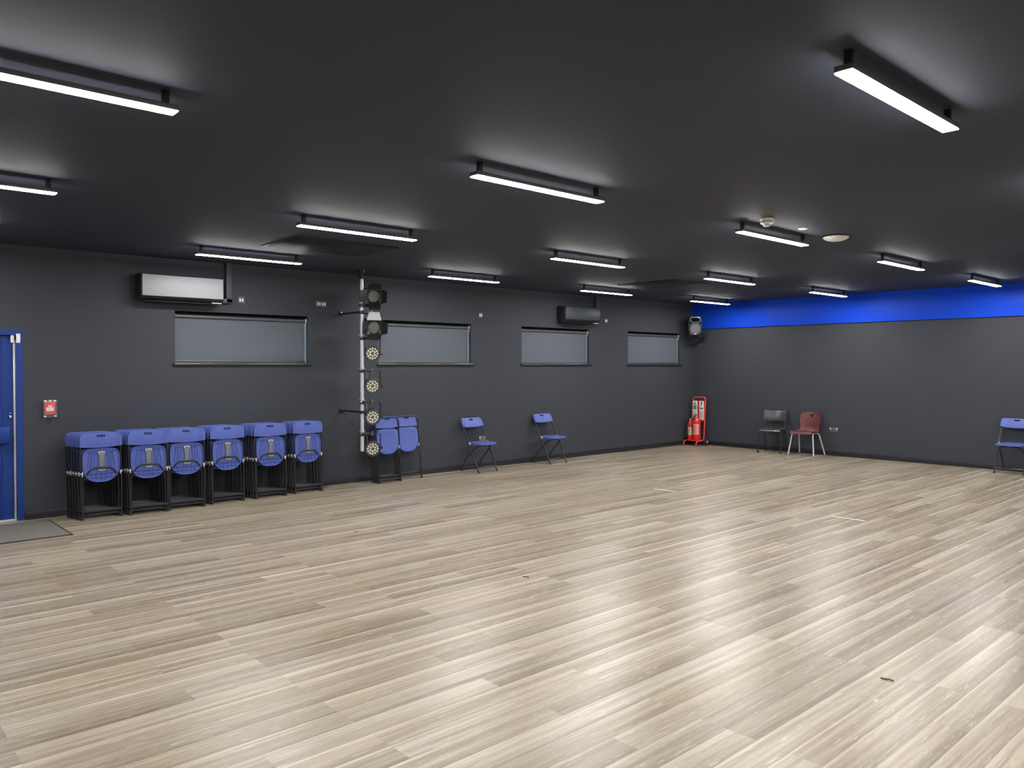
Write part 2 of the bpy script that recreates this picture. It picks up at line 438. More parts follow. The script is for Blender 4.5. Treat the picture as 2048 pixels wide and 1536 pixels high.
# ------------------------------------------------------------------ air conditioners
def aircon(x0, x1, z0, z1, fm, lb):
    r = thing('air_conditioner', lb, 'air conditioner', ((x0+x1)/2, 0, z0), group='wall air conditioners')
    hw, h, d = (x1-x0)/2, z1-z0, 0.215
    prof = [(0, 0.02), (-0.10, 0.0), (-0.17, 0.012), (-d+0.008, 0.05), (-d+0.008, h-0.03), (-d+0.03, h), (0, h)]
    B().prism([(y, z) for y, z in prof], -hw, hw, Matrix(((0, 0, 1, 0), (1, 0, 0, 0), (0, 1, 0, 0), (0, 0, 0, 1))), 0.008).build('body', M['black_matt'], r)
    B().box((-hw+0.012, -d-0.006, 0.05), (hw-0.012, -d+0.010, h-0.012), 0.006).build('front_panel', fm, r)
    B().box((-hw+0.05, -0.004, -0.006), (hw-0.05, 0.004, 0.006), 0.002, mx=T(0, -0.115, 0.004) @ RX(math.radians(8)) @ Matrix.Scale(20, 4, V((0, 1, 0)))).build('louvre', M['black'], r)
    B().box((hw-0.14, -0.19, -0.004), (hw-0.02, -0.12, 0.008), 0.003).build('receiver_strip', M['silver'], r)
    return r
aircon(-11.17, -10.20, 2.425, 2.735, M['ac_pale'], 'wall air conditioner with paler front above the left window')  # front panels differ in tone: pale on this unit, dark on the far one
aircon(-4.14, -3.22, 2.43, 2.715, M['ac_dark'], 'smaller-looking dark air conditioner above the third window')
for x, hw, lb in ((-10.075, 0.036, 'dark vertical pipe trunking right of the pale air conditioner'), (-3.13, 0.025, 'thin dark pipe trunking right of the far dark air conditioner')):
    o = B().box((-hw, -0.07, 0), (hw, 0, CEIL-2.45), 0.006).box((-hw-0.07, -0.07, -0.005), (hw, 0, 0.055), 0.006).build('pipe_trunking', M['trunk'], loc=(x, 0, 2.45))
    tag(o, lb, 'trunking', 'pipe trunkings beside the air conditioners')

# ------------------------------------------------------------------ sockets and switches
def plate(name, lb, cat, loc, w, h, ins, rz=0.0, m='chrome', group=None):
    r = thing(name, lb, cat, loc, rz, group)
    B().box((-w/2, -0.009, -h/2), (w/2, 0, h/2), 0.003).build('faceplate', M[m], r)
    for (x, z, a, b) in ins:
        B().box((x-a/2, -0.013, z-b/2), (x+a/2, -0.008, z+b/2), 0.002).build('insert', M['white'], r)
    return r
gsw = 'small switch plates high on the window wall'
IN2 = [(-0.016, 0, 0.022, 0.04), (0.016, 0, 0.022, 0.04)]
plate('switch_plate', 'grey switch plate just right of the pale air conditioner', 'switch', (-9.895, 0, 2.50), 0.086, 0.086, IN2, m='grey_pl', group=gsw)
plate('switch_plate', 'double-width switch plate high on the wall left of the light pole', 'switch', (-8.765, 0, 2.51), 0.165, 0.086, [(-0.05, 0, 0.022, 0.04), (-0.02, 0, 0.022, 0.04), (0.025, 0, 0.022, 0.04), (0.055, 0, 0.022, 0.04)], m='grey_pl', group=gsw)
plate('switch_plate', 'small switch plate high above the right end of the second window', 'switch', (-5.905, 0, 2.48), 0.086, 0.086, IN2, m='grey_pl', group=gsw)
plate('switch_plate', 'small switch plate right of the far dark air conditioner', 'switch', (-2.82, 0, 2.505), 0.086, 0.086, IN2, m='grey_pl', group=gsw)
sk = [(-0.062, 0.02, 0.024, 0.034), (0.062, 0.02, 0.024, 0.034)]
gsk = 'steel double sockets low on the walls'
plate('wall_socket', 'brushed steel double socket behind the left open blue chair', 'socket', (-5.865, 0, 0.475), 0.15, 0.088, sk, m='plate', group=gsk)
plate('wall_socket', 'steel double socket on the wall right of the maroon chair', 'socket', (0, -3.075, 0.475), 0.15, 0.088, sk, -PI/2, m='grey_pl', group=gsk)

# ------------------------------------------------------------------ fire alarm call point
ca = thing('fire_alarm_call_point', 'red fire alarm call point in a clear cover beside the blue door', 'fire alarm', (-12.065, 0, 1.195))
B().box((-0.052, -0.042, -0.065), (0.052, 0, 0.078), 0.008).build('body', M['red_alarm'], ca)
B().box((-0.036, -0.0445, -0.028), (0.036, -0.041, 0.012), 0.003).build('label_plate', M['white'], ca)
B().box((-0.018, -0.0445, 0.018), (0.018, -0.041, 0.032), 0.002).build('indicator_plate', M['white'], ca)
tx = B()
for x in (-0.017, 0.0, 0.017): tx.box((x-0.003, -0.0452, -0.012), (x+0.003, -0.0443, -0.004))
tx.build('label_marks', M['ink'], ca)
cv = B().box((-0.064, -0.062, -0.096), (0.064, -0.059, 0.096), 0.001).box((-0.064, -0.059, -0.096), (-0.061, 0, 0.096)).box((0.061, -0.059, -0.096), (0.064, 0, 0.096)).box((-0.061, -0.059, -0.096), (0.061, 0, -0.093)).box((-0.061, -0.059, 0.093), (0.061, 0, 0.096))
cv.build('clear_cover', M['clear'], ca)
tb = B()
for x in (-0.045, 0.0, 0.045): tb.box((x-0.013, -0.058, 0.074), (x+0.013, -0.02, 0.090), 0.003)
for x in (-0.05, 0.05): tb.box((x-0.01, -0.058, -0.092), (x+0.01, -0.02, -0.078), 0.003)
tb.build('cover_tabs', M['white'], ca)

# ------------------------------------------------------------------ door mat
dm = thing('door_mat', 'grey carpet doormat with black edging in front of the blue door', 'doormat', (-12.77, -0.68, 0))
B().box((-0.66, -0.51, 0), (0.66, 0.51, 0.006), 0.002).build('edging', M['rubber'], dm)
B().box((-0.64, -0.49, 0.004), (0.64, 0.49, 0.010), 0.002).build('pile', M['mat_'], dm)

# ------------------------------------------------------------------ folding chairs
def backrest_fn(u, v):
    # local: x across, z up along the frame (0..0.17), y forward is -
    s = 2*u-1
    hw = 0.213
    z = v*0.17
    a = abs(s)
    # rounded top corners and bowed lower edge
    x = s*hw
    q = max(0, (a-0.74)/0.26); top = 0.158-0.058*(1-math.sqrt(max(0, 1-q*q)))
    bot = 0.0-0.014*(1-a**2)+0.012
    z = bot+(top-bot)*v
    wing = max(0, (a-0.70)/0.30)
    y = -0.004-0.012*min(1, wing*1.6)+0.010*(v-0.5)**2*4*(1-wing)*0.4
    return (x, y, z), (0, -1, 0)
def make_backrest(par):
    o = B().grid(backrest_fn, 48, 10, 0.026)
    ob = o.build('backrest', M['blue_pl'], None)
    c = B().prism(rrect(0.088, 0.026, 0.010, 4), -0.1, 0.1, T(0, 0, 0.124) @ RX(PI/2))
    cut(ob, c); ob.parent = par
    return ob
def seat_outline(n=40):
    # x across, y from hinge-end (-0.10) to front (+0.265); front is wide and blunt, rear narrower and rounder
    pts = []
    for k in range(n):
        a = 2*PI*k/n
        cx, sy = math.cos(a), math.sin(a)
        p = 5.0 if sy > 0 else 2.7
        x = math.copysign(abs(cx)**(2/p), cx); y = math.copysign(abs(sy)**(2/p), sy)
        yy = 0.0825+0.1825*y
        w = 0.185+0.006*(y < 0)*y*4
        pts.append((x*(0.187 if y > -0.2 else 0.187+0.03*(y+0.2)), yy))
    return pts
def make_seat(par):
    """seat lies in local XY: +y towards the front edge, +z is the sitting face"""
    s = B(); ol = seat_outline()
    n = len(ol)
    def ring(f, z): return [s.bm.verts.new((x*f, 0.0825+(y-0.0825)*f, z)) for x, y in ol]
    R = [ring(1.0, -0.016), ring(1.0, 0.004), ring(0.985, 0.011), ring(0.93, 0.014), ring(0.7, 0.007), ring(0.35, 0.003)]
    for a, b in zip(R, R[1:]):
        for k in range(n): s.bm.faces.new((a[k], a[(k+1) % n], b[(k+1) % n], b[k]))
    s.bm.faces.new(R[-1])
    I = [ring(0.965, -0.016), ring(0.955, -0.003)]
    for a, b in zip([R[0]]+I, I):
        for k in range(n): s.bm.faces.new((a[(k+1) % n], a[k], b[k], b[(k+1) % n]))
    s.bm.faces.new(I[-1][::-1])
    # ribs on the underside
    for sx in (-1, 1):
        for (xa, xb) in ((0.062, 0.078), (0.090, 0.105), (0.112, 0.142)):
            s.tube([(sx*xa, 0.235, -0.007), (sx*xb, 0.045, -0.007)], 0.003, 6, flat=0.006)
    for x in (-0.10, -0.05, 0.0, 0.05, 0.10): s.tube([(x, -0.085+abs(x)*0.25, -0.007), (x, 0.0, -0.007)], 0.0025, 6, flat=0.006)
    for y in (-0.05, -0.015): s.tube([(-0.14, y, -0.007), (0.14, y, -0.007)], 0.0025, 6, flat=0.006)
    s.tube([(-0.13, 0.225, -0.007), (0.13, 0.225, -0.007)], 0.003, 6, flat=0.006)
    ob = s.build('seat', M['blue_pl'], par)
    pl = [(-0.036, 0.235), (0.036, 0.235), (0.036, 0.205), (0.022, 0.185), (0.022, 0.065), (0.034, 0.05), (0.034, 0.02), (-0.034, 0.02), (-0.034, 0.05), (-0.022, 0.065), (-0.022, 0.185), (-0.036, 0.205)]
    pt = B().prism(pl, -0.019, -0.014, bev=0.001).build('support_plate', M['plate'], ob)
    rv = B()
    for (x, y) in ((-0.026, 0.222), (0, 0.228), (0.026, 0.222), (-0.024, 0.032), (0, 0.027), (0.024, 0.032)): rv.cyl((x, y, -0.018), (x, y, -0.0235), 0.008, seg=10)
    rv.build('rivets', M['silver'], ob)
    return ob

FL = 0.93                      # length of the long frame
HG = 0.497
def folding_chair(folded):
    r = thing('folding_chair', '', 'folding chair')
    tl = 0.0 if folded else math.asin(0.42/FL)     # the long frame tilts back when open
    base = Matrix.Identity(4) if folded else T(0, -0.42, 0) @ RX(-tl)
    # long frame: front legs that run up to the backrest
    for sx in (-1, 1):
        pts = [(sx*0.196, 0, 0.012), (sx*0.203, 0, 0.35), (sx*0.202, 0.010, 0.76), (sx*0.201, 0.018, 0.86), (sx*0.172, 0.0195, 0.916), (0, 0.0195, 0.918)]
        lg = B().tube(pts, 0.0105, 10, 0.05).xform(base).build('leg', M['frame'], r)
        B().cyl((sx*0.196, 0, 0.0), (sx*0.1966, 0, 0.045), 0.0145, 0.0125, 12).xform(base).build('foot_cap', M['rubber'], lg)
    B().box((-0.196, -0.008, 0.075), (0.196, 0.008, 0.10), 0.004).xform(base).build('crossbar', M['frame'], r)
    for sx in (-1, 1):
        B().box((sx*0.192-0.005, -0.020, HG-0.030), (sx*0.192+0.005, 0.014, HG+0.018), 0.003).cyl((sx*0.186, -0.003, HG), (sx*0.210, -0.003, HG), 0.009, seg=10).xform(base).build('hinge', M['silver'], r)
    bk = make_backrest(r); bk.data.transform(base @ T(0, 0, 0.772))
    # rear legs: a bent U that crosses the long frame and carries the seat
    if folded:
        rp = [(0.182, 0.026, 0.018), (0.178, 0.026, 0.40), (0.168, 0.012, 0.455), (0.105, -0.022, 0.552), (0, -0.026, 0.555)]
    else:
        rp = [(0.182, 0.0, 0.012), (0.180, -0.035, 0.10), (0.178, -0.105, 0.20), (0.174, -0.19, 0.275), (0.150, -0.33, 0.405), (0, -0.335, 0.412)]
    for sx in (-1, 1):
        lg = B().tube([(sx*x, y, z) for x, y, z in rp], 0.0095, 10, 0.05).build('leg', M['frame'], r)
        a = V(rp[0]); d = (V(rp[1])-a).normalized()
        B().cyl((sx*a.x, a.y, a.z-0.012), (sx*(a.x+d.x*0.035), a.y+d.y*0.035, a.z+d.z*0.035), 0.0135, 0.0115, 12).build('foot_cap', M['rubber'], lg)
    if folded: B().box((-0.182, 0.019, 0.035), (0.182, 0.033, 0.058), 0.004).build('crossbar', M['frame'], r)
    else: B().tube([(-0.181, -0.012, 0.045), (0.181, -0.012, 0.045)], 0.008, 8).build('crossbar', M['frame'], r)
    st = make_seat(r)
    if folded: mx = T(0, 0.0, HG) @ RX(PI/2) @ T(0, 0, 0)                 # front edge up, sitting face to the back
    else:
        h = base @ V((0, 0, HG)); mx = T(0, h.y, h.z+0.004) @ RZ(PI)
    if folded:
        # +y -> +z ; +z (sitting face) -> -y?  the underside must face -y, so mirror the face outward
        mx = T(0, 0.004, HG) @ Matrix(((1, 0, 0, 0), (0, 0, 1, 0), (0, 1, 0, 0), (0, 0, 0, 1)))
    for q in [st]+list(st.children):
        q.data.transform(mx)
        if folded: q.data.flip_normals()
    return r

G_ST = 'folded blue chairs in the six stacks'
proto_f = folding_chair(True); used_f = False
def place_folded(x, y, lean, rz, label, group):
    global used_f
    r = copy_tree(proto_f) if used_f else proto_f
    used_f = True
    r.location = (x, y, 0.0); r.rotation_euler = (lean, 0, rz)
    return tag(r, label, group=group)
SN = ['stack nearest the blue door', 'second stack from the blue door', 'third stack from the blue door', 'fourth stack from the blue door', 'fifth stack from the blue door', 'last stack, farthest from the blue door']
STK = [(-11.66, -0.455, 6, 0.02), (-11.185, -0.495, 7, -0.06), (-10.755, -0.47, 6, -0.04), (-10.245, -0.415, 6, 0.04), (-9.695, -0.415, 6, 0.0), (-9.155, -0.37, 5, 0.04)]
for k, (x, y, n, rz) in enumerate(STK):
    for i in range(n):
        jx = -0.013*i+(0 if i == 0 else random.uniform(-0.003, 0.003))
        d = 0.055*i if k else (0 if i == 0 else 0.012+0.055*i)
        if i == 0: pos = 'front chair of the %s' % SN[k]
        elif i == n-1: pos = 'rearmost by the wall in the %s' % SN[k]
        else: pos = '%s from the front in the %s' % (ORD[i], SN[k])
        place_folded(x+jx-math.sin(rz)*d, y+math.cos(rz)*d, -math.radians(2.0), rz, 'folded blue chair, ' + pos, G_ST)
G_L = 'folded blue chairs leaning behind the light pole'
for i in range(3):
    place_folded(-7.875-0.004*i, -0.335+0.062*i, math.radians(5.5), PI+0.03,
                 'folded blue chair, %s leaning behind the lowest stage lights' % ['front one of the three', 'middle one of the three', 'rearmost of the three'][i], G_L)
place_folded(-7.445, -0.235, math.radians(8.5), PI-0.02, 'folded blue chair showing its back, leaning alone at the right of the pole', G_L)

proto_o = folding_chair(False)
G_O = 'open blue folding chairs'
proto_o.location = (-6.17, -0.06, 0); proto_o.rotation_euler = (0, 0, 0.05)
tag(proto_o, 'open blue folding chair standing in front of the steel socket', group=G_O)
c2 = copy_tree(proto_o); c2.location = (-4.59, -0.06, 0); c2.rotation_euler = (0, 0, 0.02)
tag(c2, 'open blue folding chair by the wall below the third window', group=G_O)
c3 = copy_tree(proto_o); c3.location = (-0.06, -6.03, 0); c3.rotation_euler = (0, 0, -PI/2)
tag(c3, 'open blue folding chair cut off at the right edge of the photo', group=G_O)

# ------------------------------------------------------------------ stage light pole
PX, PY = -8.455, -0.55
bp = thing('lighting_pole', 'silver vertical lighting pole holding the six stage lights', 'lighting pole', (PX, PY, 0))
B().cyl((0, 0, 0.50), (0, 0, CEIL-0.03), 0.0245, seg=24).build('tube', M['alu'], bp)
B().cyl((0, 0, 0.485), (0, 0, 0.505), 0.027, seg=24).build('end_cap', M['black'], bp)
B().cyl((0, 0, CEIL-0.035), (0, 0, CEIL), 0.055, seg=24).cyl((0, 0, CEIL-0.12), (0, 0, CEIL-0.035), 0.03, seg=20).build('ceiling_flange', M['black'], bp)
for z in (2.386, 1.033):
    arm = B().tube([(0, 0.02, z), (-0.006, -PY-0.012, z)], 0.014, 10).build('standoff_arm', M['black'], bp)
    B().cyl((0, 0, z-0.02), (0, 0, z+0.02), 0.032, seg=20).build('arm_collar', M['black'], arm)
    B().box((-0.036, -PY-0.012, z-0.036), (0.024, -PY, z+0.036), 0.003).build('wall_plate', M['black'], arm)
    B().cyl((-0.006, -PY-0.024, z+0.022), (-0.006, -PY-0.011, z+0.022), 0.010, seg=10).build('bolt', M['chrome'], arm)

def clamp(par, z, x=0.0):
    """hook clamp round the pole (local origin = lamp centre, pole at x=-dx)"""
    pass
DXL = 0.158     # lamps hang this far to the right of the pole
def yoke(par, h, w, mname='black'):
    B().tube([(-w, 0, 0.0), (-w, 0, h-0.02), (-w+0.02, 0, h), (w-0.02, 0, h), (w, 0, h-0.02), (w, 0, 0)], 0.005, 8, 0.04, flat=0.011).build('yoke', M[mname], par)
    for sx in (-1, 1):
        B().cyl((sx*(w-0.012), 0, 0), (sx*(w+0.006), 0, 0), 0.011, seg=12).cyl((sx*(w+0.006), 0, 0), (sx*(w+0.030), 0, 0), 0.019, seg=8).build('yoke_knob', M['black' if sx < 0 else 'frame'], par)
    c = B().cyl((-DXL, 0, h-0.022), (-DXL, 0, h+0.022), 0.034, seg=20)
    c.box((-DXL+0.02, -0.014, h-0.016), (-0.02, 0.014, h+0.016), 0.003).cyl((-DXL, -0.03, h), (-DXL, -0.065, h), 0.007, seg=10)
    c.build('pole_clamp', M['black'], par)
    B().cyl((0, 0, h-0.03), (0, 0, h+0.035), 0.009, seg=10).cyl((-DXL-0.02, -0.03, h+0.004), (-DXL-0.045, -0.045, h+0.01), 0.010, seg=10).build('clamp_bolt', M['chrome'], par)
    # safety cable looped round the pole
    pts = [(-DXL+0.04*math.cos(a), 0.04*math.sin(a), h+0.045+0.02*math.sin(2*a)) for a in [2*PI*k/14 for k in range(14)]]
    pts += [(-0.06, 0.05, h+0.01), (-0.03, 0.08, 0.08)]
    B().tube(pts, 0.0025, 6).build('safety_cable', M['silver'], par)

def led_light(z, tilt, yaw, lb):
    r = thing('led_stage_light', lb, 'stage light', (PX+DXL, PY-0.005, z), 0, 'round LED lights on the pole')
    yoke(r, 0.205, 0.128)
    head = RZ(yaw) @ RX(tilt)
    rot = head @ RX(PI/2)           # lathe axis (+z) -> -y
    B().lathe([(0, -0.17), (0.062, -0.17), (0.078, -0.15), (0.084, -0.06), (0.098, -0.04), (0.107, 0.0), (0.107, 0.038), (0.100, 0.040), (0.096, 0.034), (0.094, 0.012), (0, 0.012)], 40, rot).build('housing', M['charcoal_pl'], r)
    fins = B()
    for k in range(16):
        a = 2*PI*k/16
        fins.box((0.078, -0.003, -0.155), (0.094, 0.003, -0.05), mx=rot @ RZ(a))
    fins.build('cooling_fins', M['black'], r)
    fp = B().lathe([(0, 0.012), (0.093, 0.012), (0.093, 0.020), (0, 0.020)], 40, rot).build('face_plate', M['grey_pl'], r)
    me = None
    ring = [(0.070, 12, 0.0), (0.035, 6, PI/6)]
    for (rad, n, a0) in ring:
        for k in range(n):
            a = a0+2*PI*k/n
            mx = rot @ T(rad*math.cos(a), rad*math.sin(a), 0.020)
            if me is None:
                ob = B().lathe([(0, 0.010), (0.008, 0.009), (0.0135, 0.005), (0.0150, 0.0), (0, 0.0)], 16).build('led_lens', M['cream'], fp); me = ob.data
            else:
                ob = bpy.data.objects.new('led_lens', me); COL.objects.link(ob); ob.parent = fp
            ob.matrix_local = mx
    return r
for z, ti, ya, lb in ((1.828, 0.10, -0.36, 'topmost round LED stage light, level with the window sill'),
                      (1.385, 0.14, -0.36, 'second round LED stage light from the top of the pole'),
                      (0.96, 0.16, -0.36, 'third round LED stage light from the top, just above the leaning chairs'),
                      (0.53, 0.20, -0.36, 'lowest round LED stage light at the bottom end of the pole')):
    led_light(z, ti, ya, lb)

def fresnel(z, tilt, yaw, flaps, lb, clampz, pale):
    r = thing('stage_spotlight', lb, 'spotlight', (PX+DXL, PY-0.005, z), 0, 'spotlights with barn doors on the pole')
    yoke(r, clampz, 0.135)
    head = RZ(yaw) @ RX(tilt); rot = head @ RX(PI/2)
    B().box((-0.095, -0.10, -0.10), (0.095, 0.17, 0.10), 0.018, mx=head).build('housing', M['black'], r)
    vents = B()
    for k in range(5): vents.box((-0.075, -0.05+0.04*k, 0.098), (0.075, -0.03+0.04*k, 0.108), 0.002, mx=head)
    vents.build('cooling_vents', M['black_matt'], r)
    B().lathe([(0.090, 0.098), (0.095, 0.098), (0.095, 0.118), (0.080, 0.118), (0.080, 0.098)], 40, rot).build('lens_ring', M['black_matt'], r)
    prof = [(0, 0.108)]
    for k in range(1, 9):
        rr = 0.0098*k; prof += [(rr-0.002, 0.109-0.0006*k), (rr, 0.112-0.0006*k)]
    prof += [(0.079, 0.10), (0, 0.10)]
    B().lathe(prof, 40, rot).build('lens', M['lens'], r)
    cf = B().box((-0.108, -0.126, -0.108), (0.108, -0.118, 0.108), 0.0, mx=head).build('colour_frame', M['black'], r)
    cut(cf, B().cyl((0, -0.2, 0), (0, 0, 0), 0.083, seg=40).xform(head))
    # barn doors: top, bottom, left, right
    for nm, ang in flaps.items():
        tr = [(-0.098, 0.0), (0.098, 0.0), (0.07, 0.105), (-0.07, 0.105)]
        hinge = {'top': T(0, -0.126, 0.102), 'bottom': T(0, -0.126, -0.102) @ RY(PI), 'left': T(-0.102, -0.126, 0) @ RY(-PI/2), 'right': T(0.102, -0.126, 0) @ RY(PI/2)}[nm]
        # local: outline xy -> x across, y -> z outward ; opened by ang forward
        mx = head @ hinge @ RX(ang) @ RX(PI/2)
        f = B().prism(tr, -0.0015, 0.0015, mx)
        f.tube([mx @ V((x, y, 0)) for x, y in tr+[tr[0]]], 0.003, 6)
        ob = f.build('barn_door', M['silver'] if nm == pale else M['black'], r)  # brightness of the lit flap put into its colour, the others stay black
        if nm == pale: ob['label'] = 'upturned barn door with its lit face coloured pale'
    return r
fresnel(2.61, 0.12, -0.35, dict(top=0.9, bottom=0.8, left=0.45, right=1.0), 'upper black spotlight with dark barn doors at the top of the pole', -0.135, None)
fresnel(2.19, 0.12, -0.35, dict(top=-0.10, bottom=0.95, left=0.9, right=0.9), 'lower black spotlight with a pale top flap in front of the second window', 0.19, 'top')

# ------------------------------------------------------------------ loudspeaker and bracket
SP = (-0.40, -0.30, 2.30)
sp = thing('loudspeaker', 'grey-black plastic loudspeaker on a bracket high in the corner', 'loudspeaker', SP, 0)
sm = RZ(-0.80) @ RX(0.10)       # faces the middle of the hall
prof = []
body = B()
def spk(u, v):
    return None
outl = [(-0.10, 0.0), (0.10, 0.0), (0.132, 0.06), (0.135, 0.25), (0.118, 0.36), (0.09, 0.385), (-0.09, 0.385), (-0.118, 0.36), (-0.135, 0.25), (-0.132, 0.06)]
body.prism(outl, -0.01, 0.12, sm @ RX(PI/2), 0.012)
body.prism([(x*0.72, 0.02+y*0.9) for x, y in outl], -0.15, 0.0, sm @ RX(PI/2), 0.01)
body.build('cabinet', M['cab'], sp)
B().lathe([(0.098, 0.0), (0.104, 0.004), (0.104, 0.008), (0.090, 0.010), (0.0, 0.004), (0, 0)], 40, sm @ T(0, -0.12, 0.125) @ RX(PI/2)).build('woofer_grille', M['grey_pl'], sp)
hn = [(0.090*math.cos(2*PI*k/32), 0.040*math.sin(2*PI*k/32)) for k in range(32)]
B().prism(hn, 0.0, 0.006, sm @ T(0, -0.12, 0.315) @ RX(PI/2)).build('horn', M['recess_shade'], sp)  # horn and ports: near-black plates painting the shade inside their openings
for sx in (-1, 1):
    B().prism([(sx*0.122, 0.285), (sx*0.068, 0.25), (sx*0.122, 0.215)], 0.0, 0.006, sm @ T(0, -0.12, 0) @ RX(PI/2)).build('bass_port', M['recess_shade'], sp)
B().box((-0.02, -0.132, 0.012), (0.02, -0.118, 0.028), 0.003, mx=sm).build('badge', M['chrome'], sp)
br = thing('speaker_bracket', 'black steel wall bracket carrying the corner loudspeaker', 'bracket', (0, -0.285, 2.265))
B().box((-0.008, -0.075, -0.105), (0, 0.075, 0.105), 0.002).build('wall_plate', M['bracket'], br)
B().box((-0.30, -0.022, -0.02), (-0.008, 0.022, 0.02), 0.003).cyl((-0.40, -0.01, 0.0), (-0.40, -0.01, 0.055), 0.018, seg=14).box((-0.42, -0.03, -0.02), (-0.30, 0.022, 0.02), 0.003).build('arm', M['black'], br)
B().tube([(-0.008, 0, -0.09), (-0.20, 0, -0.018)], 0.012, 8).build('brace', M['black'], br)
bl_ = B()
for y in (-0.055, 0.055):
    for z in (-0.085, 0.085): bl_.cyl((-0.012, y, z), (-0.006, y, z), 0.011, seg=10)
bl_.build('wall_bolts', M['chrome'], br)

# ------------------------------------------------------------------ extinguisher trolley
TR = (-0.275, -0.255, 0.0); TRZ = -1.6
tr = thing('extinguisher_trolley', 'red tubular extinguisher trolley with two sign boards in the room corner', 'trolley', TR, TRZ)
B().tube([(-0.155, -0.20, 0.012), (-0.155, -0.19, 0.09), (-0.155, -0.10, 0.105), (-0.155, 0.07, 0.105), (-0.155, 0.13, 1.0), (0.155, 0.13, 1.0), (0.155, 0.07, 0.105), (0.155, -0.10, 0.105), (0.155, -0.19, 0.09), (0.155, -0.20, 0.012)], 0.0145, 10, 0.06).build('frame', M['red_tube'], tr)
B().box((-0.15, -0.13, 0.100), (0.15, 0.08, 0.122), 0.003).build('base_shelf', M['red'], tr)
B().box((-0.15, 0.095, 0.50), (0.15, 0.108, 0.93), 0.003).build('back_panel', M['red'], tr)
for sx in (-1, 1):
    wl = B().lathe([(0.02, -0.022), (0.06, -0.022), (0.085, -0.016), (0.088, 0), (0.085, 0.016), (0.06, 0.022), (0.02, 0.022)], 28, T(sx*0.195, 0.10, 0.088) @ RY(PI/2)).build('wheel', M['rubber'], tr)
    B().cyl((sx*0.17, 0.10, 0.088), (sx*0.222, 0.10, 0.088), 0.022, seg=14).build('hub', M['silver'], wl)
for sx, lb in ((-1, 'l'), (1, 'r')):
    s_ = B().box((sx*0.082-0.056, 0.086, 0.53), (sx*0.082+0.056, 0.094, 0.925), 0.002).build('sign_board', M['white'], tr)
    gz = (0.745, 0.825) if sx < 0 else (0.755, 0.79)
    B().box((sx*0.082-0.045, 0.0845, gz[0]), (sx*0.082+0.045, 0.0865, gz[1])).build('green_panel', M['green'], s_)
    t = B()
    for (x, z, a, b) in ((-0.022, 0.865, 0.014, 0.07), (0.016, 0.872, 0.02, 0.05), (0.018, 0.84, 0.012, 0.02)) if sx < 0 else ((0.0, 0.87, 0.02, 0.08), (0.02, 0.89, 0.018, 0.02)):
        t.box((sx*0.082+x-a/2, 0.0845, z-b/2), (sx*0.082+x+a/2, 0.0865, z+b/2))
    for k in range(5):
        z = 0.70-0.027*k; wd = 0.035+0.012*((k*7) % 3)/2
        t.box((sx*0.082-wd, 0.0845, z), (sx*0.082+wd*0.8, 0.0865, z+0.007))
    t.build('print', M['ink'], s_)
def extinguisher(loc, rz, R, H, label_m, lb, hose):
    r = thing('fire_extinguisher', lb, 'fire extinguisher', loc, rz, 'fire extinguishers on the trolley')
    B().lathe([(0, 0), (R*0.9, 0), (R, 0.012), (R, H-0.09), (R*0.93, H-0.055), (R*0.7, H-0.022), (R*0.34, H), (0, H)], 36).build('cylinder', M['red'], r)
    # label wraps the front
    lab = B(); n = 16; z0, z1 = 0.11*H/0.45, H-0.14
    def fn(u, v):
        a = -PI/2+(u-0.5)*2.3
        return (math.cos(a)*(R+0.0015), math.sin(a)*(R+0.0015), z0+(z1-z0)*v), (math.cos(a), math.sin(a), 0)
    lb_o = lab.grid(fn, n, 4, 0.001).build('label', label_m, r)
    pr = B()
    for k in range(6):
        z = z0+(z1-z0)*(0.15+0.13*k); wd = 0.5+0.25*((k*5) % 3)/2
        def f2(u, v, z=z, wd=wd):
            a = -PI/2+(u-0.5)*wd*2
            return (math.cos(a)*(R+0.0025), math.sin(a)*(R+0.0025), z+0.009*v), (math.cos(a), math.sin(a), 0)
        pr.grid(f2, 6, 1, 0.0008)
    pr.build('label_print', M['ink'] if hose else M['red'], lb_o)
    B().cyl((0, 0, H-0.004), (0, 0, H+0.04), 0.018, seg=14).build('valve', M['silver'], r)
    B().box((-0.012, -0.10, H+0.045), (0.012, 0.02, H+0.056), 0.003, mx=None).box((-0.012, -0.095, H+0.022), (0.012, 0.02, H+0.031), 0.003).build('handle', M['black'], r)
    if hose:
        B().tube([(0.0, 0.015, H+0.02), (-0.06, -0.01, H+0.03), (-R-0.03, -0.02, H-0.05), (-R-0.035, -0.03, H*0.35)], 0.009, 8, 0.05).build('hose', M['rubber'], r)
        B().cyl((-R-0.035, -0.03, H*0.42), (-R-0.035, -0.03, H*0.10), 0.010, 0.022, 12).build('horn', M['rubber'], r)
    else:
        B().tube([(0.0, 0.015, H+0.02), (-0.035, -0.05, H+0.02), (-0.05, -R-0.006, H-0.09), (-0.035, -R-0.010, H*0.4)], 0.008, 8, 0.05).build('hose', M['rubber'], r)
    return r
tm = Matrix.Translation(TR) @ RZ(TRZ)
p1 = tm @ V((0.052, -0.032, 0.1225)); p2 = tm @ V((-0.093, -0.055, 0.1225))
extinguisher(p1, TRZ, 0.085, 0.47, M['pink'], 'large red extinguisher with pink label on the trolley', False)
extinguisher(p2, TRZ, 0.055, 0.40, M['crm'], 'slimmer red extinguisher with cream label and black horn on the trolley', True)

